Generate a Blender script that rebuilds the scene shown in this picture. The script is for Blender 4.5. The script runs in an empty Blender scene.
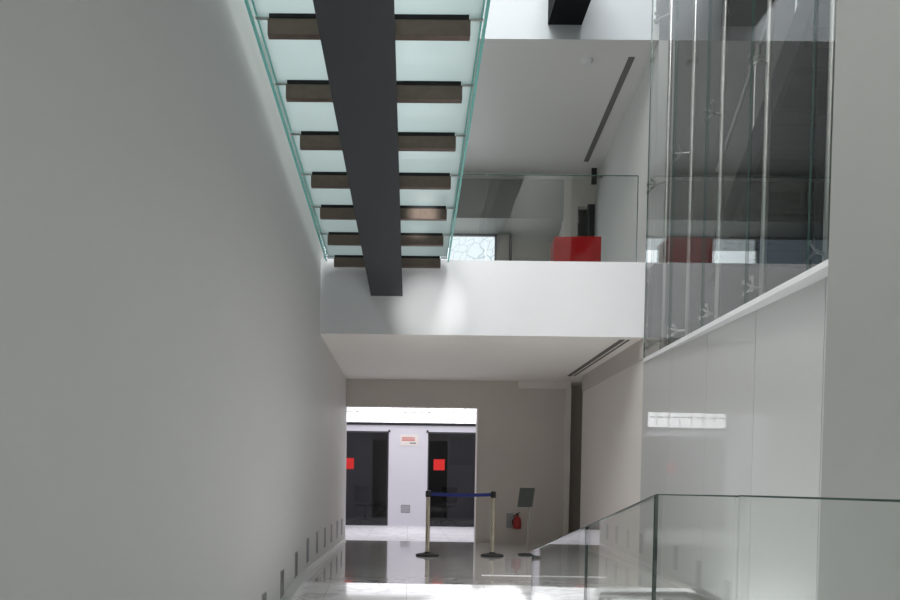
import bpy, bmesh, math, random
from mathutils import Vector, Matrix
random.seed(4)
S = bpy.context.scene
C = S.collection
E = 1.035                      # eye height above the hall floor

# ------------------------------------------------------------------ measures (metres)
XL, XR = -1.152, 2.96          # left wall, right wall
DF, DB = 8.84, 12.6           # balcony front, hall back wall
Z_SOF, Z_UP, Z_CEIL, Z_TOP = 1.915+E, 2.86+E, 5.62+E, 10.5+E
Z_LEDGE = 1.65+E
D_DOOR = 17.4
D_NEAR = 4.95                  # where the tall glass wall ends near the camera

# ------------------------------------------------------------------ materials
def mat(name):
    m = bpy.data.materials.new(name); m.use_nodes = True
    nt = m.node_tree; nt.nodes.clear()
    out = nt.nodes.new('ShaderNodeOutputMaterial')
    return m, nt, out
def N(nt, t, **kw):
    n = nt.nodes.new(t)
    for k, v in kw.items():
        if k in n.inputs: n.inputs[k].default_value = v
        else: setattr(n, k, v)
    return n
def principled(name, col, rough=.5, metal=0., noise=0., nscale=4., bump=0., coat=0., spec=.5, bscale=60):
    m, nt, out = mat(name)
    b = N(nt, 'ShaderNodeBsdfPrincipled')
    b.inputs['Base Color'].default_value = (*col, 1)
    b.inputs['Roughness'].default_value = rough
    b.inputs['Metallic'].default_value = metal
    b.inputs['Specular IOR Level'].default_value = spec
    b.inputs['Coat Weight'].default_value = coat
    b.inputs['Coat Roughness'].default_value = .01
    tc = N(nt, 'ShaderNodeTexCoord')
    if noise:
        nz = N(nt, 'ShaderNodeTexNoise', Scale=nscale, Detail=5.)
        nt.links.new(tc.outputs['Object'], nz.inputs['Vector'])
        mr = N(nt, 'ShaderNodeMapRange')
        mr.inputs['To Min'].default_value = 1-noise; mr.inputs['To Max'].default_value = 1+noise
        nt.links.new(nz.outputs['Fac'], mr.inputs['Value'])
        mx = N(nt, 'ShaderNodeVectorMath', operation='SCALE')
        mx.inputs[0].default_value = col
        nt.links.new(mr.outputs['Result'], mx.inputs['Scale'])
        nt.links.new(mx.outputs['Vector'], b.inputs['Base Color'])
    if bump:
        n2 = N(nt, 'ShaderNodeTexNoise', Scale=float(bscale), Detail=4.)
        nt.links.new(tc.outputs['Object'], n2.inputs['Vector'])
        bp = N(nt, 'ShaderNodeBump', Strength=bump, Distance=.01)
        nt.links.new(n2.outputs['Fac'], bp.inputs['Height'])
        nt.links.new(bp.outputs['Normal'], b.inputs['Normal'])
    nt.links.new(b.outputs[0], out.inputs[0])
    return m
def glass(name, tint=(.93, .975, .96), rough=0.):
    m, nt, out = mat(name)
    geo = N(nt, 'ShaderNodeNewGeometry')
    mr = N(nt, 'ShaderNodeMapRange')
    mr.inputs['To Min'].default_value = 1.5; mr.inputs['To Max'].default_value = 1/1.5
    nt.links.new(geo.outputs['Backfacing'], mr.inputs['Value'])
    fr = N(nt, 'ShaderNodeFresnel')
    nt.links.new(mr.outputs['Result'], fr.inputs['IOR'])
    tr = N(nt, 'ShaderNodeBsdfTransparent'); tr.inputs[0].default_value = (*tint, 1)
    gl = N(nt, 'ShaderNodeBsdfGlossy', Roughness=rough); gl.inputs[0].default_value = (1, 1, 1, 1)
    mx = N(nt, 'ShaderNodeMixShader')
    nt.links.new(fr.outputs[0], mx.inputs[0]); nt.links.new(tr.outputs[0], mx.inputs[1]); nt.links.new(gl.outputs[0], mx.inputs[2])
    nt.links.new(mx.outputs[0], out.inputs[0])
    return m
def emission(name, col, strength):
    m, nt, out = mat(name)
    e = N(nt, 'ShaderNodeEmission', Strength=strength); e.inputs[0].default_value = (*col, 1)
    nt.links.new(e.outputs[0], out.inputs[0])
    return m

M = {}
M['plaster'] = principled('white_plaster', (.67, .665, .65), .6, noise=.03, nscale=1.2, bump=.05, spec=.3)
M['plaster_warm'] = principled('warm_plaster', (.60, .56, .52), .7, noise=.02, nscale=1.5, spec=.3)
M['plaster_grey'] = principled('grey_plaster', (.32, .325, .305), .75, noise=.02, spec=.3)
M['fascia_upper'] = principled('bluish_paint_darkened', (.37, .395, .41), .6, noise=.015, spec=.3)  # bluish paint, darkened to offset excess skylight on the upper fascia
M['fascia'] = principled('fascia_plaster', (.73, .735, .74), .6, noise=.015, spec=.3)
M['soffit'] = principled('soffit_paint', (.93, .90, .86), .8, spec=.3)
M['ceiling'] = principled('ceiling_paint', (.74, .72, .70), .45, spec=.4)
M['niche'] = principled('niche_paint', (.28, .26, .24), .8)
M['panel'] = principled('back_painted_glass', (.54, .55, .535), .35, coat=1., spec=.5)
M['panel_warm'] = principled('wall_panel', (.74, .70, .66), .5)
M['ledge'] = principled('white_ledge', (.8, .8, .8), .4)
M['steel_dark'] = principled('charcoal_steel', (.030, .033, .037), .6, noise=.06, nscale=8)
M['steel_black'] = principled('black_painted_steel', (.008, .009, .01), .7, spec=.1)
M['beam_brown'] = principled('bronze_steel', (.17, .125, .10), .45, metal=.5, noise=.2, nscale=20)
M['stainless'] = principled('brushed_stainless', (.42, .41, .39), .30, metal=1.)
M['stainless_dull'] = principled('satin_stainless', (.45, .44, .42), .4, metal=1.)
M['chrome'] = principled('champagne_chrome', (.66, .60, .48), .18, metal=1.)
M['black'] = principled('black_plastic', (.012, .012, .013), .45)
M['rubber'] = principled('black_rubber', (.01, .01, .01), .8)
M['belt'] = principled('navy_webbing', (.008, .016, .14), .7)
M['red'] = principled('red_upholstery', (.19, .001, .002), .8, noise=.05, spec=.1)
M['red_sticker'] = principled('red_film', (.72, .015, .01), .5)
M['red_paint'] = principled('red_enamel', (.35, .02, .02), .3)
M['lightslot'] = principled('smoked_lens', (.06, .065, .06), .3)
M['grey_sheet'] = principled('grey_sheet', (.06, .064, .06), .9, spec=.1)
M['glass'] = glass('clear_glass', (.965, .98, .975))
M['glass_guard'] = glass('green_tinted_glass', (.955, .975, .96))
M['glass_wall'] = glass('tall_glass', (.95, .965, .965))
M['glass_dark'] = glass('smoked_glass', (.45, .45, .46))
M['edge'] = principled('green_glass_edge', (.05, .10, .085), .2)
M['edge_teal'] = principled('teal_glass_edge', (.22, .62, .56), .25)
M['shop_white'] = principled('shop_white_laminate', (.70, .69, .74), .35)
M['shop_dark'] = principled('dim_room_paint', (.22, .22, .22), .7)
M['detector'] = principled('white_plastic', (.7, .7, .7), .4)
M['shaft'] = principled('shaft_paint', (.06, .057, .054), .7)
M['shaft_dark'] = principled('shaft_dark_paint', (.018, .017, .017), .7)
M['diffuser'] = principled('grey_slot', (.16, .15, .14), .6)
M['sign_white'] = principled('sign_white', (.8, .74, .70), .4)
M['sign_orange'] = principled('sign_orange', (.70, .05, .01), .5)
M['vent_grey'] = principled('vent_grey', (.35, .35, .36), .5)

# marble floor: white, veined, polished, faint joints
def marble(name, base, vein, rough):
    m, nt, out = mat(name)
    b = N(nt, 'ShaderNodeBsdfPrincipled'); b.inputs['Roughness'].default_value = rough
    b.inputs['Specular IOR Level'].default_value = .8
    b.inputs['Coat Weight'].default_value = .6; b.inputs['Coat Roughness'].default_value = .03
    tc = N(nt, 'ShaderNodeTexCoord')
    nz = N(nt, 'ShaderNodeTexNoise', Scale=1.3, Detail=8., Distortion=1.6)
    mp = N(nt, 'ShaderNodeMapping'); mp.inputs['Rotation'].default_value = (0, 0, .6); mp.inputs['Scale'].default_value = (1, 2.2, 1)
    nt.links.new(tc.outputs['Object'], mp.inputs[0]); nt.links.new(mp.outputs[0], nz.inputs['Vector'])
    cr = N(nt, 'ShaderNodeValToRGB')
    e = cr.color_ramp.elements
    e[0].position = .44; e[0].color = (*base, 1); e[1].position = .56; e[1].color = (*base, 1)
    k = e.new(.5); k.color = (*vein, 1)
    nt.links.new(nz.outputs['Fac'], cr.inputs[0])
    br = N(nt, 'ShaderNodeTexBrick', Scale=1., offset=0.)
    br.inputs['Brick Width'].default_value = .8; br.inputs['Row Height'].default_value = .8
    br.inputs['Mortar Size'].default_value = .003; br.inputs['Color1'].default_value = (1, 1, 1, 1)
    br.inputs['Color2'].default_value = (.95, .95, .95, 1); br.inputs['Mortar'].default_value = (.55, .55, .55, 1)
    nt.links.new(tc.outputs['Object'], br.inputs['Vector'])
    mx = N(nt, 'ShaderNodeMix', data_type='RGBA', blend_type='MULTIPLY'); mx.inputs[0].default_value = 1
    nt.links.new(cr.outputs[0], mx.inputs[6]); nt.links.new(br.outputs[0], mx.inputs[7])
    nt.links.new(mx.outputs[2], b.inputs['Base Color'])
    nt.links.new(b.outputs[0], out.inputs[0])
    return m
M['marble'] = marble('polished_marble', (.62, .60, .58), (.45, .44, .43), .10)
M['marble_matte'] = marble('white_honed_marble', (.90, .90, .93), (.7, .7, .75), .5)
M['marble_matte'].node_tree.nodes['Principled BSDF'].inputs['Coat Weight'].default_value = 0
M['marble_shop'] = marble('white_marble', (.84, .84, .85), (.6, .6, .62), .12)

# frosted glass of the bridge floor
def frosted():
    m, nt, out = mat('frosted_floor_glass')
    tl = N(nt, 'ShaderNodeBsdfTranslucent'); tl.inputs[0].default_value = (.60, .66, .655, 1)
    df = N(nt, 'ShaderNodeBsdfDiffuse'); df.inputs[0].default_value = (.48, .60, .59, 1)
    gl = N(nt, 'ShaderNodeBsdfGlossy', Roughness=.08)
    a = N(nt, 'ShaderNodeMixShader'); a.inputs[0].default_value = .25
    b = N(nt, 'ShaderNodeMixShader'); b.inputs[0].default_value = .12
    nt.links.new(tl.outputs[0], a.inputs[1]); nt.links.new(df.outputs[0], a.inputs[2])
    nt.links.new(a.outputs[0], b.inputs[1]); nt.links.new(gl.outputs[0], b.inputs[2])
    nt.links.new(b.outputs[0], out.inputs[0])
    return m
M['frosted'] = frosted()

# patterned daylit window: pale film with a cracked organic net
def window_mat(strength, tint):
    m, nt, out = mat('etched_daylit_glass')
    tc = N(nt, 'ShaderNodeTexCoord')
    nz = N(nt, 'ShaderNodeTexNoise', Scale=1.5, Detail=2.)
    nt.links.new(tc.outputs['Object'], nz.inputs['Vector'])
    mxv = N(nt, 'ShaderNodeMix', data_type='RGBA', blend_type='LINEAR_LIGHT'); mxv.inputs[0].default_value = .25
    nt.links.new(tc.outputs['Object'], mxv.inputs[6]); nt.links.new(nz.outputs['Color'], mxv.inputs[7])
    vo = N(nt, 'ShaderNodeTexVoronoi', feature='DISTANCE_TO_EDGE', Scale=5.5)
    nt.links.new(mxv.outputs[2], vo.inputs['Vector'])
    cr = N(nt, 'ShaderNodeValToRGB')
    cr.color_ramp.elements[0].position = .0; cr.color_ramp.elements[0].color = (.50, .60, .64, 1)
    cr.color_ramp.elements[1].position = .045; cr.color_ramp.elements[1].color = (*tint, 1)
    nt.links.new(vo.outputs['Distance'], cr.inputs[0])
    e = N(nt, 'ShaderNodeEmission', Strength=strength)
    nt.links.new(cr.outputs[0], e.inputs[0])
    nt.links.new(e.outputs[0], out.inputs[0])
    return m
M['window'] = window_mat(1.15, (.84, .92, .97))
M['window_blue'] = window_mat(.45, (.50, .62, .75))

# luminous stretched ceiling of the shop: bright with faint rows of louvres
def lum():
    m, nt, out = mat('luminous_ceiling')
    tc = N(nt, 'ShaderNodeTexCoord')
    br = N(nt, 'ShaderNodeTexBrick', Scale=1., offset=.5)
    br.inputs['Brick Width'].default_value = .30; br.inputs['Row Height'].default_value = .8
    br.inputs['Mortar Size'].default_value = .03
    br.inputs['Color1'].default_value = (1, 1, 1, 1); br.inputs['Color2'].default_value = (.96, .97, 1, 1); br.inputs['Mortar'].default_value = (.62, .63, .68, 1)
    nt.links.new(tc.outputs['Object'], br.inputs['Vector'])
    e = N(nt, 'ShaderNodeEmission', Strength=3.2)
    nt.links.new(br.outputs[0], e.inputs[0]); nt.links.new(e.outputs[0], out.inputs[0])
    return m
M['lum'] = lum()

# ------------------------------------------------------------------ mesh helpers
def box(bm, x0, x1, y0, y1, z0, z1):
    v = [bm.verts.new((x, y, z)) for z in (z0, z1) for x, y in ((x0, y0), (x1, y0), (x1, y1), (x0, y1))]
    for f in ((3, 2, 1, 0), (4, 5, 6, 7), (0, 1, 5, 4), (1, 2, 6, 5), (2, 3, 7, 6), (3, 0, 4, 7)):
        bm.faces.new([v[i] for i in f])
def hexa(bm, p):               # eight corners: bottom ring then top ring
    v = [bm.verts.new(q) for q in p]
    for f in ((3, 2, 1, 0), (4, 5, 6, 7), (0, 1, 5, 4), (1, 2, 6, 5), (2, 3, 7, 6), (3, 0, 4, 7)):
        bm.faces.new([v[i] for i in f])
def tube(bm, pts, r, seg=14, cap=True):
    pts = [Vector(p) for p in pts]; rings = []
    rr = r if isinstance(r, (list, tuple)) else [r]*len(pts)
    for i, p in enumerate(pts):
        a = pts[max(i-1, 0)]; b = pts[min(i+1, len(pts)-1)]
        t = (b-a).normalized()
        up = Vector((0, 0, 1)) if abs(t.z) < .9 else Vector((1, 0, 0))
        u = t.cross(up).normalized(); w = t.cross(u)
        rings.append([bm.verts.new(p+(u*math.cos(2*math.pi*k/seg)+w*math.sin(2*math.pi*k/seg))*rr[i]) for k in range(seg)])
    for a, b in zip(rings, rings[1:]):
        for k in range(seg): bm.faces.new((a[k], a[(k+1) % seg], b[(k+1) % seg], b[k]))
    if cap: bm.faces.new(rings[0][::-1]); bm.faces.new(rings[-1])
def lathe(bm, prof, cx=0, cy=0, seg=32):
    rings = [[bm.verts.new((cx+r*math.cos(2*math.pi*k/seg), cy+r*math.sin(2*math.pi*k/seg), z)) for k in range(seg)] for r, z in prof]
    for a, b in zip(rings, rings[1:]):
        for k in range(seg): bm.faces.new((a[k], a[(k+1) % seg], b[(k+1) % seg], b[k]))
    bm.faces.new(rings[0][::-1]); bm.faces.new(rings[-1])
def obj(name, bm, m, parent=None, bevel=0, smooth=False, loc=None):
    bmesh.ops.recalc_face_normals(bm, faces=bm.faces)
    me = bpy.data.meshes.new(name); bm.to_mesh(me); bm.free()
    me.materials.append(M[m] if isinstance(m, str) else m)
    if smooth: me.shade_smooth() if hasattr(me, 'shade_smooth') else None
    o = bpy.data.objects.new(name, me); C.objects.link(o)
    if parent: o.parent = parent
    if loc: o.location = loc
    if bevel:
        b = o.modifiers.new('bevel', 'BEVEL'); b.width = bevel; b.segments = 2; b.limit_method = 'ANGLE'
    if smooth:
        e = o.modifiers.new('split', 'EDGE_SPLIT'); e.split_angle = math.radians(35)
    return o
def B(name, m, *boxes, parent=None, bevel=0):
    bm = bmesh.new()
    for b in boxes: box(bm, *b)
    return obj(name, bm, m, parent, bevel)
def struct(o): o['kind'] = 'structure'; return o
def tag(o, label, cat, group=None):
    o['label'] = label; o['category'] = cat
    if group: o['group'] = group
    return o
def thing(name, label, cat, loc=(0, 0, 0), rz=0, group=None):
    o = bpy.data.objects.new(name, None); C.objects.link(o)
    o.empty_display_size = .1
    o.location = loc; o.rotation_euler = (0, 0, rz)
    return tag(o, label, cat, group)
def dup(root, loc, label, group=None):
    r = root.copy(); C.objects.link(r); r.location = loc; r['label'] = label
    if group: r['group'] = group
    for ch in root.children:
        c = ch.copy(); C.objects.link(c); c.parent = r
        for g in ch.children:
            d = g.copy(); C.objects.link(d); d.parent = c
    return r

# ------------------------------------------------------------------ the setting
T = .25
D_MID, Z_LOW, D_R1, D_R0 = 4.15, -.36, 7.22, 1.75
# floors: far hall, dip between two ramps, near landing
struct(B('floor', 'marble', (XL-T, XR+1.2, D_R1, DB+.12, -.3, 0)))
bm = bmesh.new()
xs = (XL, XR)
hexa(bm, [(xs[0], D_MID, -.8), (xs[1], D_MID, -.8), (xs[1], D_R1, -.8), (xs[0], D_R1, -.8),
          (xs[0], D_MID, Z_LOW), (xs[1], D_MID, Z_LOW), (xs[1], D_R1, 0), (xs[0], D_R1, 0)])
struct(obj('floor', bm, 'marble_shop'))
bm = bmesh.new()
hexa(bm, [(xs[0], D_R0, -.8), (xs[1], D_R0, -.8), (xs[1], D_MID, -.8), (xs[0], D_MID, -.8),
          (xs[0], D_R0, -.02), (xs[1], D_R0, -.02), (xs[1], D_MID, Z_LOW), (xs[0], D_MID, Z_LOW)])
struct(obj('floor', bm, 'marble_shop'))
struct(B('floor', 'marble_shop', (XL, XR, -3, D_R0, -.8, -.02)))
struct(B('floor', 'marble_matte', (-3.2, 5.2, DB+.12, D_DOOR+.3, -.3, 0)))
# left wall (atrium, hall and upper floor)
struct(B('wall_left', 'plaster', (XL-T, XL, -3, DF+.25, -.9, Z_TOP), (XL-T, XL, DF+.25, DB+.2, -.9, Z_UP-.01), (-5.2, XL-T, DF, DF+.2, Z_UP, Z_TOP), (-5.4, -5.2, DF, 13.8, Z_UP, Z_TOP), (XL-T, XL, DB+.2, 13.6, Z_SOF, Z_UP-.01)))
# white kerb along the foot of the left wall
bm = bmesh.new()
hexa(bm, [(XL, 5.2, -.24), (XL+.10, 5.2, -.24), (XL+.10, D_R1, 0), (XL, D_R1, 0),
          (XL, 5.2, -.12), (XL+.10, 5.2, -.12), (XL+.10, D_R1, .07), (XL, D_R1, .07)])
hexa(bm, [(XL, D_R1, 0), (XL+.10, D_R1, 0), (XL+.03, DB, 0), (XL, DB, 0),
          (XL, D_R1, .07), (XL+.10, D_R1, .07), (XL+.03, DB, .03), (XL, DB, .03)])
struct(obj('baseboard_left', bm, 'ledge'))
# slab between hall and upper floor: its face is the white fascia
struct(B('ceiling', 'soffit', (XL, XR, DF+.001, DB+.9, Z_SOF, Z_SOF+.2), (XR, 4.0, DF+.3, DB+.9, Z_SOF, Z_SOF+.2)))
struct(B('wall_balcony', 'fascia', (XL, XR, DF, DF+.2, Z_SOF+.001, Z_UP)))
struct(B('floor', 'plaster_grey', (-5.2, 4.4, DF+.2, 17.5, Z_UP-.2, Z_UP-.01)))
# upper ceiling slab and the fascia above it
D_C = 12.8
struct(B('ceiling', 'ceiling', (-5.2, 3.06, DF+.001, 17.5, Z_CEIL, Z_CEIL+.25), (3.06, 4.2, DF+.21, 17.5, Z_CEIL, Z_CEIL+.25)))
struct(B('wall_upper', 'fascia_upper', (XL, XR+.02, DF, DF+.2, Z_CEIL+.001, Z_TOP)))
# right wall: upper floor, slightly splayed
def slab_wall(name, m, p, q, t, z0, z1):
    (x0, y0), (x1, y1) = p, q
    bm = bmesh.new()
    hexa(bm, [(x0, y0, z0), (x0+t, y0, z0), (x1+t, y1, z0), (x1, y1, z0), (x0, y0, z1), (x0+t, y0, z1), (x1+t, y1, z1), (x1, y1, z1)])
    return struct(obj(name, bm, m))
slab_wall('wall_right', 'plaster', (3.06, DF), (3.34, D_C), .2, Z_UP-.01, Z_CEIL)
# right wall: hall level, plaster band above panels
struct(B('wall_right', 'plaster_warm', (XR, XR+.2, DF, 11.92, Z_LEDGE, Z_SOF)))
struct(B('wall_right', 'panel_warm', (XR+.012, XR+.2, DF, 11.92, 0, Z_LEDGE-.004)))
# near right wall, proud of the glass
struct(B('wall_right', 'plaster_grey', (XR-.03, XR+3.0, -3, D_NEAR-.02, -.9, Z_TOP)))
# rear wall behind the camera
struct(B('wall_rear', 'shaft', (XL, XR, -3.2, -3, -.9, Z_TOP)))
# hall back wall with the wide opening on its left
XO = 1.245
struct(B('wall_back', 'plaster_warm', (XO, 2.93, DB, DB+.22, 0, Z_SOF), (XL, XO, DB, DB+.22, 1.425+E, Z_SOF)))
struct(B('trim_1', 'panel_warm', (1.97, 2.925, DB-.02, DB, Z_SOF-.13, Z_SOF)))
struct(B('trim_2', 'panel_warm', (2.83, 2.93, DB-.03, DB, 0, Z_SOF-.13)))
struct(B('floor', 'marble', (2.6, 3.9, DB+.12, DB+.8, -.3, -.001)))
struct(B('wall_niche', 'plaster_warm', (2.65, 3.9, DB+.7, DB+.8, 0, Z_SOF), (3.7, 3.9, 11.7, DB+.7, 0, Z_SOF), (3.16, 3.7, 11.7, 11.8, 0, Z_SOF), (2.65, 2.8, DB+.22, DB+.7, 0, Z_SOF)))
# low hidden wall joining hall right side outwards
# shop beyond the opening
ZS = 2.25+E
struct(B('wall_shop', 'shop_white', (-3.2, 5.2, D_DOOR, D_DOOR+.12, 1.345+E, ZS+.1), (-.50, .482, D_DOOR, D_DOOR+.12, 0, 1.345+E), (3.0, 5.2, D_DOOR, D_DOOR+.12, 0, 1.345+E), (-3.2, -2.9, D_DOOR, D_DOOR+.12, 0, 1.345+E)))
struct(B('wall_shop', 'shop_white', (-3.4, -3.2, DB+.22, D_DOOR+3, 0, ZS+.3), (5.2, 5.4, DB+.9, D_DOOR+3, 0, ZS+.3), (-3.2, XL-.02, DB+.22, DB+.3, 0, ZS+.3), (3.9, 5.2, DB+.8, DB+.9, 0, ZS+.3), (XO, 2.64, DB+.24, DB+.3, 0, ZS)))
lc = thing('light_box', 'long glowing white light box above the dark track over the shop doors', 'light', (.8, D_DOOR-.12, 1.56+E))
B('diffuser', 'lum', (-3.6, 2.2, -.05, .0, .0, .52), parent=lc)
B('housing', 'shop_white', (-3.62, 2.22, .001, .115, .0, .55), (-3.62, -3.602, -.06, .0, .0, .55), (2.202, 2.22, -.06, .0, .0, .55), parent=lc)
bm = bmesh.new()
for k in range(28): box(bm, -3.55+k*.2, -3.41+k*.2, -.065, -.052, .235, .262)
obj('louvre_row', bm, 'vent_grey', lc)
struct(B('ceiling', 'soffit', (-3.4, 5.4, DB+.22, D_DOOR+3.2, ZS+.01, ZS+.12)))
struct(B('trim_3', 'steel_dark', (-3.2, 5.2, D_DOOR-.04, D_DOOR-.001, 1.50+E, 1.545+E)))
# dim room behind the shop doors
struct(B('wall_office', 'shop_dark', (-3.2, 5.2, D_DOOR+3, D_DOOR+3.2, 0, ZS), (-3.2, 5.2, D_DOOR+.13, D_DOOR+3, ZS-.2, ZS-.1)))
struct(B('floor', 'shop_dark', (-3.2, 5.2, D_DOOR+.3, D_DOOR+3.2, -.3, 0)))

# upper floor back: bulkhead, lower ceiling, window wall, corridor
ZB = 4.91+E
struct(B('wall_bulkhead', 'plaster_grey', (-5.2, 2.77, D_C, D_C+.15, ZB, Z_CEIL)))
struct(B('wall_upper', 'plaster_warm', (2.77, 3.03, D_C, D_C+.15, Z_UP, Z_CEIL), (3.03, 3.36, D_C, D_C+.15, 5.14+E, Z_CEIL)))
struct(B('ceiling', 'plaster_grey', (-5.2, 3.1, D_C+.15, 17.5, ZB+.001, ZB+.15)))
struct(B('wall_window', 'plaster_warm', (-5.2, 1.94, 13.6, 13.75, Z_UP, 3.0+E), (1.66, 1.90, 13.6, 13.75, 3.0+E, ZB)))
struct(B('trim_4', 'steel_dark', (1.90, 1.95, 13.58, 13.75, Z_UP, ZB)))
struct(B('wall_corridor', 'plaster', (1.95-.2, 1.95, 13.76, 17.4, Z_UP, ZB), (1.95, 3.1, 17.3, 17.45, Z_UP, ZB)))
slab_wall('wall_corridor', 'plaster', (2.80, D_C+.15), (3.2, 17.4), .12, Z_UP, ZB)
struct(B('wall_alcove', 'plaster_grey', (3.03, 3.6, D_C+.9, D_C+1.0, Z_UP, Z_CEIL), (3.4, 3.6, D_C+.15, D_C+.9, Z_UP, Z_CEIL)))
w = struct(B('window_1', 'window', (-.75, 1.62, 13.66, 13.68, 3.02+E, ZB-.03)))
w2 = struct(B('window_2', 'window_blue', (-5.1, -.80, 13.66, 13.68, 3.02+E, ZB-.03)))
bm = bmesh.new()
for a in ((-5.2, 1.66, 13.61, 13.7, ZB-.035, ZB), (-5.2, 1.66, 13.61, 13.7, 3.0+E, 3.03+E), (1.62, 1.66, 13.61, 13.7, 3.0+E, ZB), (-.80, -.75, 13.61, 13.7, 3.0+E, ZB), (-3.0, -2.95, 13.61, 13.7, 3.0+E, ZB)): box(bm, *a)
obj('window_frame', bm, 'vent_grey', w)
d = struct(B('door_1', 'black', (3.2, 3.33, D_C-.03, D_C-.005, Z_UP, 5.17+E)))

# slot diffusers in the ceilings
bm = bmesh.new()
hexa(bm, [(2.79, 9.18, Z_CEIL-.012), (2.87, 9.18, Z_CEIL-.012), (3.02, 12.07, Z_CEIL-.012), (2.94, 12.07, Z_CEIL-.012),
          (2.79, 9.18, Z_CEIL), (2.87, 9.18, Z_CEIL), (3.02, 12.07, Z_CEIL), (2.94, 12.07, Z_CEIL)])
tag(obj('linear_diffuser', bm, 'diffuser'), 'long grey slot air diffuser in the upper ceiling beside the right wall', 'air vent')
tag(B('linear_diffuser', 'diffuser', (2.70, 2.76, 8.98, 11.9, Z_SOF-.012, Z_SOF-.0005), (2.80, 2.83, 8.98, 11.9, Z_SOF-.008, Z_SOF-.0005)), 'long thin grey slot air diffuser in the white hall soffit under the balcony', 'air vent')
bm = bmesh.new(); lathe(bm, [(.03, Z_CEIL-.055), (.055, Z_CEIL-.05), (.075, Z_CEIL-.02), (.08, Z_CEIL)], 2.27, 9.27)
tag(obj('smoke_detector', bm, 'detector', smooth=True), 'round white smoke detector on the upper ceiling', 'smoke detector')
s_ = thing('wall_sign', 'small black sign projecting from the upper right wall near the ceiling slot', 'sign', (3.11, 12.2, 5.30+E))
B('sign_panel', 'black', (.0, .09, -.015, .015, -.02, .26), parent=s_, bevel=.003)
B('bracket', 'stainless_dull', (.09, .19, -.01, .01, .10, .14), parent=s_)
tag(B('access_panel', 'plaster_warm', (2.19, 2.49, DB-.008, DB, 1.25+E, 1.52+E), bevel=.003), 'flush square access panel high on the beige hall back wall', 'panel')

# ------------------------------------------------------------------ glass bridge overhead
SL = -.055; BX = -.305; ZBR = 3.098+E
def zb(y): return ZBR + SL*(y-4.658)
br = thing('glass_bridge', 'overhead glass-floored footbridge with charcoal spine beam and bronze cross beams by left wall', 'footbridge', (BX, DF, zb(DF)))
inv = Vector((-BX, -DF, -zb(DF)))
def sloped(bm, x0, x1, y0, y1, dz0, dz1):       # box that follows the slope of the bridge
    hexa(bm, [Vector((x, y, zb(y)+dz0))+inv for x, y in ((x0, y0), (x1, y0), (x1, y1), (x0, y1))] +
             [Vector((x, y, zb(y)+dz1))+inv for x, y in ((x0, y0), (x1, y0), (x1, y1), (x0, y1))])
bm = bmesh.new()
hexa(bm, [Vector(q)+inv for q in ((BX-.205, .5, 2.398+E), (BX+.20, .5, 2.398+E), (BX+.20, DF-.002, 2.398+E), (BX-.205, DF-.002, 2.398+E),
      (BX-.205, .5, zb(.5)-.005), (BX+.16, .5, zb(.5)-.005), (BX+.16, DF, zb(DF)-.005), (BX-.205, DF, zb(DF)-.005))])
obj('spine_beam', bm, 'steel_dark', br)
ys = [8.759-.6835*i for i in range(12)]
for y in ys:
  for s in (-1, 1):
    bm = bmesh.new()
    sloped(bm, BX+s*.17, BX+s*.67, y-.025, y+.025, -.135, -.03)
    cb = obj('cross_beam', bm, 'beam_brown', br)
    bm = bmesh.new()
    sloped(bm, BX+s*.17, BX+s*.66, y-.030, y+.025, -.03, -.002)
    obj('shadow_strip', bm, 'rubber', cb)  # dark strip drawn in for the shadow line along the beam top
    bm = bmesh.new()
    sloped(bm, BX+s*.67, BX+s*.755, y-.007, y+.007, -.02, -.008)
    obj('glass_clamp', bm, 'stainless_dull', cb)
for a, b_ in zip(ys, ys[1:]+[ys[-1]-.68]):
    bm = bmesh.new(); sloped(bm, BX-.74, BX+.74, b_+.008, a-.008, .0, .028)
    obj('floor_panel', bm, 'frosted', br)
    for s in (-1, 1):
        x = BX+s*.765
        bm = bmesh.new(); sloped(bm, x-.008, x+.008, b_+.006, a-.006, -.06, 1.06)
        g = obj('side_glass', bm, 'glass', br)
        for e in ((x-.010, x+.010, b_+.006, a-.006, -.072, -.06), (x-.010, x+.010, b_+.006, a-.006, 1.06, 1.065), (BX+s*.741, BX+s*.752, b_+.008, a-.008, -.005, .03)):
            bm = bmesh.new(); sloped(bm, *e); obj('glass_edge', bm, 'edge_teal', g)
# steel beam of the upper bridge
tag(B('steel_beam', 'steel_black', (1.665, 2.09, .5, DF, 5.80+E, 6.55+E)), 'black steel box beam running into the white wall above the upper ceiling', 'beam')

# ------------------------------------------------------------------ balcony railing
rl = thing('glass_railing', 'frameless clear glass railing along the white balcony edge', 'railing')
def pane(name, x0, x1, y0, y1, z0, z1, m='glass', edge='edge', ez=.006):
    o = B(name, m, (x0, x1, y0, y1, z0, z1), parent=rl)
    B('glass_edge', edge, (x0, x1, y0-.001, y1+.001, z1, z1+ez), parent=o)
    return o
pane('glass_pane', XL+.02, .94, DF+.06, DF+.075, Z_UP, 3.965+E)
lp = pane('glass_pane', .95, 2.86, DF+.06, DF+.075, Z_UP, 3.965+E)
B('glass_edge', 'edge', (2.86, 2.866, DF+.059, DF+.076, Z_UP, 3.965+E), parent=lp)

# red cube seat
rs = thing('red_seat', 'low red cube seat on the upper floor behind the balcony glass', 'seat', (2.23, 9.62, Z_UP-.01), math.radians(-3))
B('seat_body', 'red', (-.31, .31, -.30, .05, .015, .50), parent=rs, bevel=.012)
B('plinth', 'black', (-.28, .28, -.27, .02, .0, .015), parent=rs)

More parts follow.
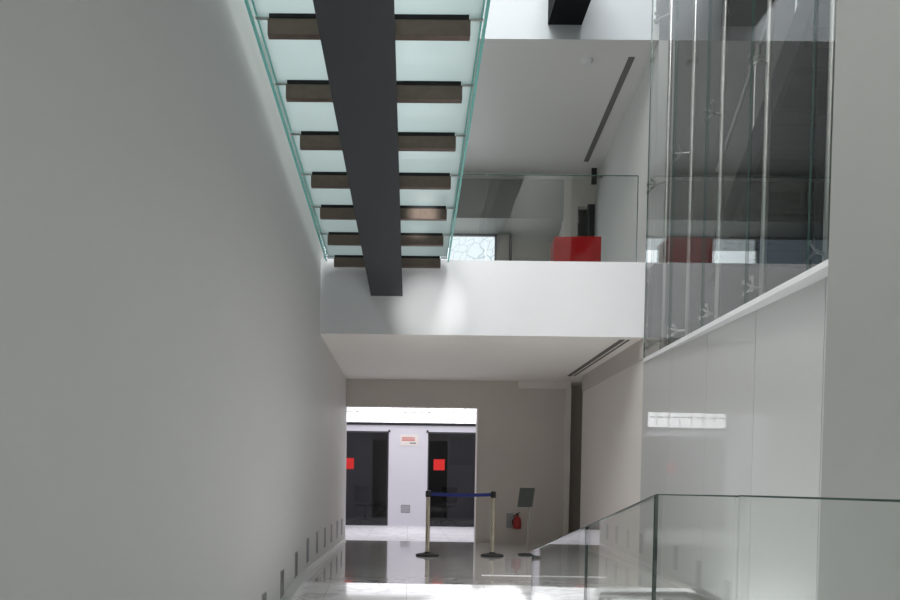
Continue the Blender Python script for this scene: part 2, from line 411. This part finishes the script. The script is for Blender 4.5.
# ------------------------------------------------------------------ tall glass wall on the right
GX = XR
joints = [8.84, 8.00, 7.12, 6.21, 5.25, 4.94]
where = ['farthest from the camera, touching the balcony end', 'second from the balcony', 'third from the balcony', 'fourth from the balcony', 'narrow one against the near grey wall']
def wpanel(ya, yb):
    q = lambda y: GX+.004+.04*(DF-y)
    bm = bmesh.new()
    hexa(bm, [(q(ya), ya, -.5), (q(ya)+.02, ya, -.5), (q(yb)+.02, yb, -.5), (q(yb), yb, -.5)] + [(q(ya), ya, Z_LEDGE-.05), (q(ya)+.02, ya, Z_LEDGE-.05), (q(yb)+.02, yb, Z_LEDGE-.05), (q(yb), yb, Z_LEDGE-.05)])
    return obj('wall_panel', bm, 'panel')
gw = thing('glass_wall', 'tall clear glass wall on stainless posts above the white ledge on the right', 'glass wall', (GX, DF, Z_LEDGE))
def under(o, p):
    o.parent = p; o.location = Vector(o.location) - Vector(p.location); return o
for i, (a, b_) in enumerate(zip(joints, joints[1:])):
    o = under(B('glass_panel', 'glass_wall', (GX, GX+.014, b_+.004, a-.004, Z_LEDGE+.0, Z_TOP)), gw)
    B('glass_edge', 'edge', (GX-.0005, GX+.0145, a-.0045, a-.001, Z_LEDGE, Z_TOP), parent=o)
    p = tag(wpanel(b_+.003, a-.003), 'glossy pale grey wall panel below the white ledge, '+where[i], 'wall panel', 'glossy wall panels below the ledge')
tag(B('ledge', 'ledge', (GX-.004, GX+.30, D_NEAR-.02, DF-.002, Z_LEDGE-.05, Z_LEDGE-.002)), 'white sill ledge under the tall glass wall on the right', 'ledge')
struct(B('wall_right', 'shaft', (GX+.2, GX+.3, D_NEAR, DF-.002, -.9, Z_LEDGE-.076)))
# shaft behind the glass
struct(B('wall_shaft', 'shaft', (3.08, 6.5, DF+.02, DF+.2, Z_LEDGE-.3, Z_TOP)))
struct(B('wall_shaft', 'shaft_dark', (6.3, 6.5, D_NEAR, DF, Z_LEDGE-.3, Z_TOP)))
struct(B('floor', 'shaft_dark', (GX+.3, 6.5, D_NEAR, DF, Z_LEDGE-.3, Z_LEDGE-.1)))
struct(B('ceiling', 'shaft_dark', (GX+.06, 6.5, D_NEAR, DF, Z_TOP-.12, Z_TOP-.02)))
# steel posts with spider fittings
pw_ = ['farthest one by the balcony', 'second from the balcony', 'third from the balcony', 'fourth from the balcony', 'nearest one against the grey wall']
for i, y in enumerate((8.707, 7.96, 7.20, 6.294, 5.342)):
    bm = bmesh.new(); tube(bm, [(0, 0, 0), (0, 0, Z_TOP-.12-Z_LEDGE)], .028, 20); t = obj('steel_post', bm, 'stainless', gw, smooth=True, loc=(3.16-GX, y-DF, 0))
    bm = bmesh.new(); lathe(bm, [(.075, -.0), (.075, .012), (.04, .02), (.04, .05)]); obj('base_flange', bm, 'stainless_dull', t, smooth=True)
    j = min(joints, key=lambda q: abs(q-y)) - y
    for z in ([.16, 2.16, 4.2] if i != 2 else [.16, 2.18, 4.2]):
        bm = bmesh.new()
        tube(bm, [(-.03, 0, z), (-.105, j*.5, z)], .014, 10)
        tube(bm, [(-.105, j*.5, z), (-.17, j-.07 if i < 4 else j*.8, z+.05)], .009, 8); tube(bm, [(-.105, j*.5, z), (-.17, j+.07 if i < 4 else j*.8, z+.05)], .009, 8)
        tube(bm, [(-.105, j*.5, z), (-.17, j-.07 if i < 4 else j*.8, z-.05)], .009, 8); tube(bm, [(-.105, j*.5, z), (-.17, j+.07 if i < 4 else j*.8, z-.05)], .009, 8)
        for dy in (-.07, .07):
            for dz in (-.05, .05):
                tube(bm, [(-.186, (j+dy) if i < 4 else j*.8, z+dz), (-.165, (j+dy) if i < 4 else j*.8, z+dz)], .02, 12)
        obj('spider_fitting', bm, 'stainless_dull', t, smooth=True)
# dark steel staircase seen through the glass
st = thing('steel_staircase', 'dark steel staircase rising in the shaft behind the tall glass wall', 'staircase', (4.2, 6.9, Z_LEDGE-.1))
def stair_pt(k): return 8.5-.26*k, .9+.24*k+.5
bm = bmesh.new()
for k in range(13):
    y, z = stair_pt(k); box(bm, -.5, .9, y-.27-6.9, y-6.9, z-.05, z)
    box(bm, -.5, .9, y-.02-6.9, y-6.9, z-.24, z-.05)
obj('tread_flight', bm, 'steel_black', st)
for x in (-.56, .9):
    bm = bmesh.new()
    y0, z0 = stair_pt(-.3); y1, z1 = stair_pt(12.8)
    hexa(bm, [(x, y1-6.9, z1-.38), (x+.05, y1-6.9, z1-.38), (x+.05, y0-6.9, z0-.38), (x, y0-6.9, z0-.38),
              (x, y1-6.9, z1+.05), (x+.05, y1-6.9, z1+.05), (x+.05, y0-6.9, z0+.05), (x, y0-6.9, z0+.05)])
    obj('stringer', bm, 'steel_black', st)
bm = bmesh.new(); y0, z0 = stair_pt(0); y1, z1 = stair_pt(12.5)
tube(bm, [(-.52, y0-6.9, z0+.9), (-.52, y1-6.9, z1+.9)], .022)
for k in range(0, 13, 3):
    y, z = stair_pt(k); tube(bm, [(-.52, y-.1-6.9, z-.1), (-.52, y-.1-6.9, z+.95)], .012)
obj('handrail', bm, 'stainless_dull', st, smooth=True)
bm = bmesh.new(); tube(bm, [(-.3, -.2, .05), (-.3, -.2, 2.0)], .06); tube(bm, [(.5, -.2, .05), (.5, -.2, 2.0)], .06)
obj('column', bm, 'steel_black', st, smooth=True)

# ------------------------------------------------------------------ recessed step lights in the left wall
sl0 = None
for i, (y, z) in enumerate([(12.06, -.747), (11.26, -.74), (10.42, -.747), (9.60, -.747), (8.77, -.747), (7.95, -.77), (7.14, -.851), (6.34, -.943), (5.54, -1.03)]):
    lab = 'dark recessed step light low on the left wall, %s' % ['last one at the wall end', 'second from the far end', 'third from the far end', 'fourth from the far end', 'middle one of the row', 'fourth from the camera', 'third from the camera', 'second from the camera', 'nearest the camera at the frame edge'][i]
    if sl0 is None:
        sl0 = thing('step_light', lab, 'wall light', (XL, y, z+E), group='step lights along the left wall')
        B('frame', 'vent_grey', (0, .006, -.08, -.072, -.14, .14), (0, .006, .072, .08, -.14, .14), (0, .006, -.072, .072, -.14, -.132), (0, .006, -.072, .072, .132, .14), parent=sl0)
        B('lens', 'lightslot', (0, .003, -.072, .072, -.132, .132), parent=sl0)
    else: dup(sl0, (XL, y, z+E), lab)

# ------------------------------------------------------------------ glass guard in the foreground
GA, GB = .54, .05
def gx(y): return GA+GB*y
gg = thing('glass_guard', 'greenish frameless glass guard with stainless handrail in the foreground, sloping down away', 'glass guard')
def guard(y0, y1, z0, z1, label, edges=()):
    bm = bmesh.new(); h = 1.0
    def ring(z_0, z_1, w=.005):
        return [(gx(y0)-w, y0, z_0), (gx(y0)+w, y0, z_0), (gx(y1)+w, y1, z_1), (gx(y1)-w, y1, z_1)]
    hexa(bm, ring(z0-h, z1-h)+ring(z0, z1))
    o = obj('guard_panel', bm, 'glass_guard', gg)
    bm = bmesh.new(); hexa(bm, ring(z0, z1)+ring(z0+.003, z1+.003))
    for y, z in edges:
        e = .001
        hexa(bm, [(gx(y)-.0053, y-e, z-h), (gx(y)+.0053, y-e, z-h), (gx(y)+.0053, y+e, z-h), (gx(y)-.0053, y+e, z-h),
                  (gx(y)-.0053, y-e, z), (gx(y)+.0053, y-e, z), (gx(y)+.0053, y+e, z), (gx(y)-.0053, y+e, z)])
    obj('glass_edge', bm, 'edge', o)
    bm = bmesh.new(); hexa(bm, ring(z0-h-.05, z1-h-.05, .03)+ring(z0-h+.06, z1-h+.06, .03)); obj('base_channel', bm, 'stainless_dull', o)
    return o
guard(2.585, 4.08, -.148+E, -.379+E, 'sloping greenish glass guard panel farthest from the camera', [(4.08, -.379+E)])
guard(1.748, 2.575, -.018+E, -.146+E, 'sloping greenish glass guard panel ending at the tall corner joint', [(1.75, -.018+E), (2.575, -.146+E)])
guard(1.27, 1.742, -.013+E, -.016+E, 'level greenish glass guard panel just right of the corner joint')
guard(-.4, 1.255, -.010+E, -.012+E, 'level greenish glass guard panel nearest the camera at the right edge of the frame')

o_ = Vector((gx(1.75)+.12, 1.75, -.27+E))
bm = bmesh.new()
tube(bm, [Vector((gx(y)+.12, y, z+E))-o_ for y, z in ((.4, -.272), (1.62, -.274), (1.75, -.277), (1.85, -.287), (2.81, -.435), (2.84, -.46), (2.84, -.56))], .013, 12)
hr = obj('handrail', bm, 'stainless_dull', gg, smooth=True, loc=o_)
for y, z in ((2.70, -.42), (2.02, -.315), (1.2, -.275)):
    bm = bmesh.new()
    tube(bm, [Vector((gx(y)+.12, y, z+E-.01))-o_, Vector((gx(y)+.12, y, z+E-.09))-o_, Vector((gx(y)+.011, y, z+E-.10))-o_], .010, 10)
    tube(bm, [Vector((gx(y)+.0088, y, z+E-.10))-o_, Vector((gx(y)+.018, y, z+E-.10))-o_], .028, 14)
    obj('bracket', bm, 'stainless_dull', hr, smooth=True)

# ------------------------------------------------------------------ belt barrier
def stanchion(loc, label):
    t = thing('barrier_post', label, 'barrier post', loc)
    bm = bmesh.new(); lathe(bm, [(.165, 0), (.172, .008), (.17, .022), (.12, .035), (.05, .045), (.04, .06)], seg=40); obj('base', bm, 'rubber', t, smooth=True)
    bm = bmesh.new(); lathe(bm, [(.031, .045), (.031, .86), (.029, .87)]); obj('post', bm, 'chrome', t, smooth=True)
    bm = bmesh.new(); lathe(bm, [(.036, .865), (.040, .875), (.040, .945), (.036, .955), (.02, .962)]); obj('belt_head', bm, 'black', t, smooth=True)
    return t
s1 = stanchion((.298, 10.13, 0), 'chrome barrier post with black base, left one, in front of the white shop panel')
s2 = stanchion((1.262, 10.22, 0), 'chrome barrier post with black base, right one, in front of the beige wall')
bm = bmesh.new(); n = 12
top = []; 
for k in range(n+1):
    u = k/n; x = .04+.884*u; y = .09*u; sag = -.012*math.sin(math.pi*u)
    top.append((x, y, .935+sag))
for (x, y, z), (x2, y2, z2) in zip(top, top[1:]):
    hexa(bm, [(x, y-.001, z-.05), (x2, y2-.001, z2-.05), (x2, y2+.001, z2-.05), (x, y+.001, z-.05), (x, y-.001, z), (x2, y2-.001, z2), (x2, y2+.001, z2), (x, y+.001, z)])
b_ = obj('belt', bm, 'belt', s1); b_['label'] = 'navy blue webbing belt stretched to the other post'

# sign stand
ss = thing('sign_stand', 'slim floor sign stand with tilted grey panel and black base', 'sign stand', (1.80, 10.45, 0))
bm = bmesh.new(); lathe(bm, [(.12, 0), (.125, .006), (.12, .018), (.03, .03)], seg=36); obj('base', bm, 'rubber', ss, smooth=True)
bm = bmesh.new(); tube(bm, [(0.01, 0, .02), (.045, 0, .80)], .009); obj('pole', bm, 'stainless', ss, smooth=True)
bm = bmesh.new(); th = .008
hexa(bm, [(-.15, -.04, .735), (.075, -.04, .735), (.075, -.04+th, .73), (-.15, -.04+th, .73),
          (-.10, .06, 1.02), (.13, .06, 1.02), (.13, .06+th, 1.015), (-.10, .06+th, 1.015)])
obj('sign_panel', bm, 'grey_sheet', ss, bevel=.002)

# fire extinguisher low on the back wall and its plate
tag(B('wall_plate', 'vent_grey', (1.80, 1.93, DB-.012, DB-.0, .28, .55), bevel=.004), 'small grey plate low on the beige wall beside the red extinguisher', 'plate')
fe = thing('fire_extinguisher', 'small red fire extinguisher hung low on the beige back wall behind the barrier', 'fire extinguisher', (1.985, DB-.10, .24))
fe.scale = (.85, 1, .82)
bm = bmesh.new(); lathe(bm, [(.075, .04), (.085, .05), (.088, .22), (.075, .27), (.04, .31), (.03, .33)]); obj('cylinder', bm, 'red_paint', fe, smooth=True)
bm = bmesh.new(); tube(bm, [(0, 0, .33), (0, 0, .375)], .02); tube(bm, [(-.03, 0, .37), (.06, -.02, .40)], .008); tube(bm, [(-.03, 0, .355), (.05, -.02, .34)], .007); obj('valve', bm, 'black', fe, smooth=True)
bm = bmesh.new(); tube(bm, [(-.02, 0, .35), (-.08, 0, .32), (-.10, -.01, .22), (-.095, -.01, .12)], .011); obj('hose', bm, 'rubber', fe, smooth=True)
B('hanger', 'stainless_dull', (-.02, .02, .085, .1, .24, .34), parent=fe)

# ------------------------------------------------------------------ shop doors, stickers, sign, vent
def shop_door(n, x0, x1, sx):
    o = struct(B('door_%d' % n, 'glass_dark', (x0, x1, D_DOOR+.02, D_DOOR+.032, .02, 1.335+E)))
    B('door_frame', 'steel_dark', (x0, x1, D_DOOR+.01, D_DOOR+.045, 1.30+E, 1.343+E), (x0, x1, D_DOOR+.01, D_DOOR+.045, 0.001, .05), (x0, x0+.03, D_DOOR+.01, D_DOOR+.045, .05, 1.30+E), (x1-.03, x1, D_DOOR+.01, D_DOOR+.045, .05, 1.30+E), parent=o)
    B('red_sticker', 'red_sticker', (sx, sx+.28, D_DOOR+.0175, D_DOOR+.0195, .385+E, .66+E), parent=o)['label'] = 'square red sticker on the door glass'
shop_door(2, -2.88, -.505, -1.655)
shop_door(3, .487, 2.99, .635)
sg = thing('shop_sign', 'small pale sign with orange lettering on the white panel between the shop doors', 'sign', (.005, D_DOOR, 1.13+E))
B('plate', 'sign_white', (-.22, .24, -.014, -.001, -.14, .14), parent=sg, bevel=.002)
bm = bmesh.new(); x = -.17
for wd in (.035, .04, .03, .045, .035, .04, .03):
    box(bm, x, x+wd*.3, -.017, -.013, -.02, .07); box(bm, x, x+wd, -.017, -.013, .055, .07); box(bm, x, x+wd, -.017, -.013, -.02, -.004); box(bm, x+wd*.7, x+wd, -.017, -.013, -.02, .04); x += wd+.010
obj('lettering', bm, 'sign_orange', sg)
bm = bmesh.new(); x = .02
for wd in (.02, .025, .02, .03, .022):
    box(bm, x, x+wd, -.017, -.013, -.09, -.06); x += wd+.01
obj('lettering', bm, 'grey_sheet', sg)
vt = thing('vent_grille', 'small square grey vent grille low on the white panel between the shop doors', 'vent', (-.058, D_DOOR, -.60+E))
B('frame', 'vent_grey', (-.115, .115, -.01, -.001, -.10, -.085), (-.115, .115, -.01, -.001, .085, .10), (-.115, -.10, -.01, -.001, -.085, .085), (.10, .115, -.01, -.001, -.085, .085), parent=vt)
bm = bmesh.new()
for k in range(7): box(bm, -.1, .1, -.008, -.002, -.085+k*.026, -.072+k*.026)
obj('slats', bm, 'vent_grey', vt)
for x, who in ((-.49, 'left'), (.47, 'right')):
    bm = bmesh.new(); lathe(bm, [(.025, 0), (.025, .05), (.012, .06)])
    tag(obj('ceiling_bolt', bm, 'steel_dark', loc=(x, D_DOOR-.03, 1.32+E)), 'small dark fixing at the top %s corner of the white panel between the shop doors' % who, 'fixing')
# picture frame and chairs in the dim room
pf = thing('picture_frame', 'dark framed picture on the wall of the dim room behind the right shop door', 'picture', (1.55, D_DOOR+2.99, 1.02+E))
B('frame', 'black', (-.33, .33, -.03, -.005, .38, .42), (-.33, .33, -.03, -.005, -.42, -.38), (-.33, -.29, -.03, -.005, -.38, .38), (.29, .33, -.03, -.005, -.38, .38), parent=pf)
B('picture', 'grey_sheet', (-.29, .29, -.02, -.01, -.38, .38), parent=pf)
def office_chair(loc, rz, label):
    t = thing('office_chair', label, 'chair', loc, rz)
    B('seat', 'black', (-.23, .23, -.22, .22, .44, .51), parent=t, bevel=.02)
    B('backrest', 'black', (-.21, .21, .20, .26, .56, 1.0), parent=t, bevel=.02)
    bm = bmesh.new(); tube(bm, [(0, 0, .08), (0, 0, .44)], .025); tube(bm, [(0, .1, .46), (0, .25, .5), (0, .27, .7)], .02); obj('column', bm, 'black', t, smooth=True)
    for k in range(5):
        a = 2*math.pi*k/5; bm = bmesh.new(); tube(bm, [(0, 0, .10), (.27*math.cos(a), .27*math.sin(a), .06)], [.022, .014]); tube(bm, [(.27*math.cos(a)-.02, .27*math.sin(a), .028), (.27*math.cos(a)+.02, .27*math.sin(a), .028)], .027)
        obj('leg', bm, 'black', t, smooth=True)
office_chair((-1.15, D_DOOR+1.2, 0), .5, 'dark office chair in the dim room behind the left shop door')
office_chair((1.05, D_DOOR+1.3, 0), -.4, 'dark office chair in the dim room behind the right shop door')
# metal nosing strip in the hall floor, its glint painted as plain white
def nosing(x0, x1, y, dy, dz, label):
    bm = bmesh.new()
    hexa(bm, [(x0, y, .0), (x1, y, .0), (x1, y+dy, .0), (x0, y+dy, .0), (x0, y, .001), (x1, y, .001), (x1, y+dy, dz), (x0, y+dy, dz)])
    tag(obj('floor_strip', bm, 'ledge'), label, 'floor strip')
nosing(.87, 2.3, 7.94, .07, .006, 'metal strip with its glint painted white, set across the marble hall floor in front of the sign stand')

# ------------------------------------------------------------------ light
def area(name, loc, rot, sx, sy, power, col=(1, 1, 1), spread=None):
    l = bpy.data.lights.new(name, 'AREA'); l.shape = 'RECTANGLE'; l.size = sx; l.size_y = sy; l.energy = power; l.color = col
    if spread: l.spread = spread
    o = bpy.data.objects.new(name, l); C.objects.link(o); o.location = loc; o.rotation_euler = rot; return o
area('skylight', ((XL+XR)/2, 2.6, Z_TOP-.05), (0, 0, 0), 3.9, 7.6, 1750, (.985, .99, 1))
def spot(name, loc, tgt, power, deg, blend):
    l = bpy.data.lights.new(name, 'SPOT'); l.energy = power; l.spot_size = math.radians(deg); l.spot_blend = blend; l.shadow_soft_size = .03
    o = bpy.data.objects.new(name, l); C.objects.link(o); o.location = loc
    o.rotation_euler = (Vector(tgt)-Vector(loc)).to_track_quat('-Z', 'Y').to_euler()
spot('sun_patch_spot', (.75, .6, .95+E), (.24, DF, 2.22+E), 1500, 8, 1)  # added spot without a fixture, stands in for the sun patch on the fascia
spot('sun_patch_spot', (.75, .6, .95+E), (.12, 7.36, 2.85+E), 4200, 3.2, 1)  # second added spot, imitates sun catching one cross beam
spot('floor_bounce_spot', (1.9, 3.6, 11.0), (1.55, 5.75, 0), 15000, 17, .5)  # added beam onto the ramp, so its bounce brightens the soffit
area('shop_fill', (.3, 15.2, ZS-.05), (0, 0, 0), 4.5, 3.0, 80, (.97, .96, 1))  # added unseen fill that lifts the shop and the hall
area('corridor_fill', (2.45, 15.2, ZB-.05), (0, 0, 0), .5, 2.0, 7, (1, .96, .9))  # unseen fill added to lighten the dark upper corridor
area('window_daylight', (.4, 13.5, 4.0+E), (math.radians(90), 0, math.radians(180)), 2.2, 1.2, 16, (.9, .95, 1))
area('office_light', (0, D_DOOR+1.5, ZS-.25), (0, 0, 0), 3, 1, 12, (.95, .95, 1))
W = bpy.data.worlds.new('sky'); S.world = W; W.use_nodes = True
bg = W.node_tree.nodes['Background']; bg.inputs[0].default_value = (.93, .97, 1, 1); bg.inputs[1].default_value = 1.0

# ------------------------------------------------------------------ camera
cam = bpy.data.cameras.new('camera'); co = bpy.data.objects.new('camera', cam); C.objects.link(co); S.camera = co
yaw, pitch, roll, cx, cy, f = -.0111, .0275, .0149, 400.15, 503.91, 690.
c, s = math.cos(yaw), math.sin(yaw); Ry = Matrix(((c, -s, 0), (s, c, 0), (0, 0, 1)))
c, s = math.cos(pitch), math.sin(pitch); Rp = Matrix(((1, 0, 0), (0, c, -s), (0, s, c)))
A = Rp @ Ry; R_, F_, U_ = A[0], A[1], A[2]
c, s = math.cos(roll), math.sin(roll)
right = R_*c + U_*s; up = R_*(-s) + U_*c
co.matrix_world = Matrix(((right.x, up.x, -F_.x, 0), (right.y, up.y, -F_.y, 0), (right.z, up.z, -F_.z, E), (0, 0, 0, 1)))
cam.sensor_width = 36; cam.lens = f/900*36
cam.shift_x = (450-cx)/900; cam.shift_y = (cy-300)/900
cam.clip_start = .05
S.view_settings.view_transform = 'Standard'; S.view_settings.look = 'None'
S.view_settings.gamma = 1; S.view_settings.use_curve_mapping = False
S.view_settings.exposure = 0.0
S.cycles.use_denoising = True
S.cycles.transparent_max_bounces = 32; S.cycles.max_bounces = 14; S.cycles.diffuse_bounces = 7; S.cycles.glossy_bounces = 6
S.cycles.caustics_reflective = False; S.cycles.caustics_refractive = False
S.cycles.sample_clamp_indirect = 6
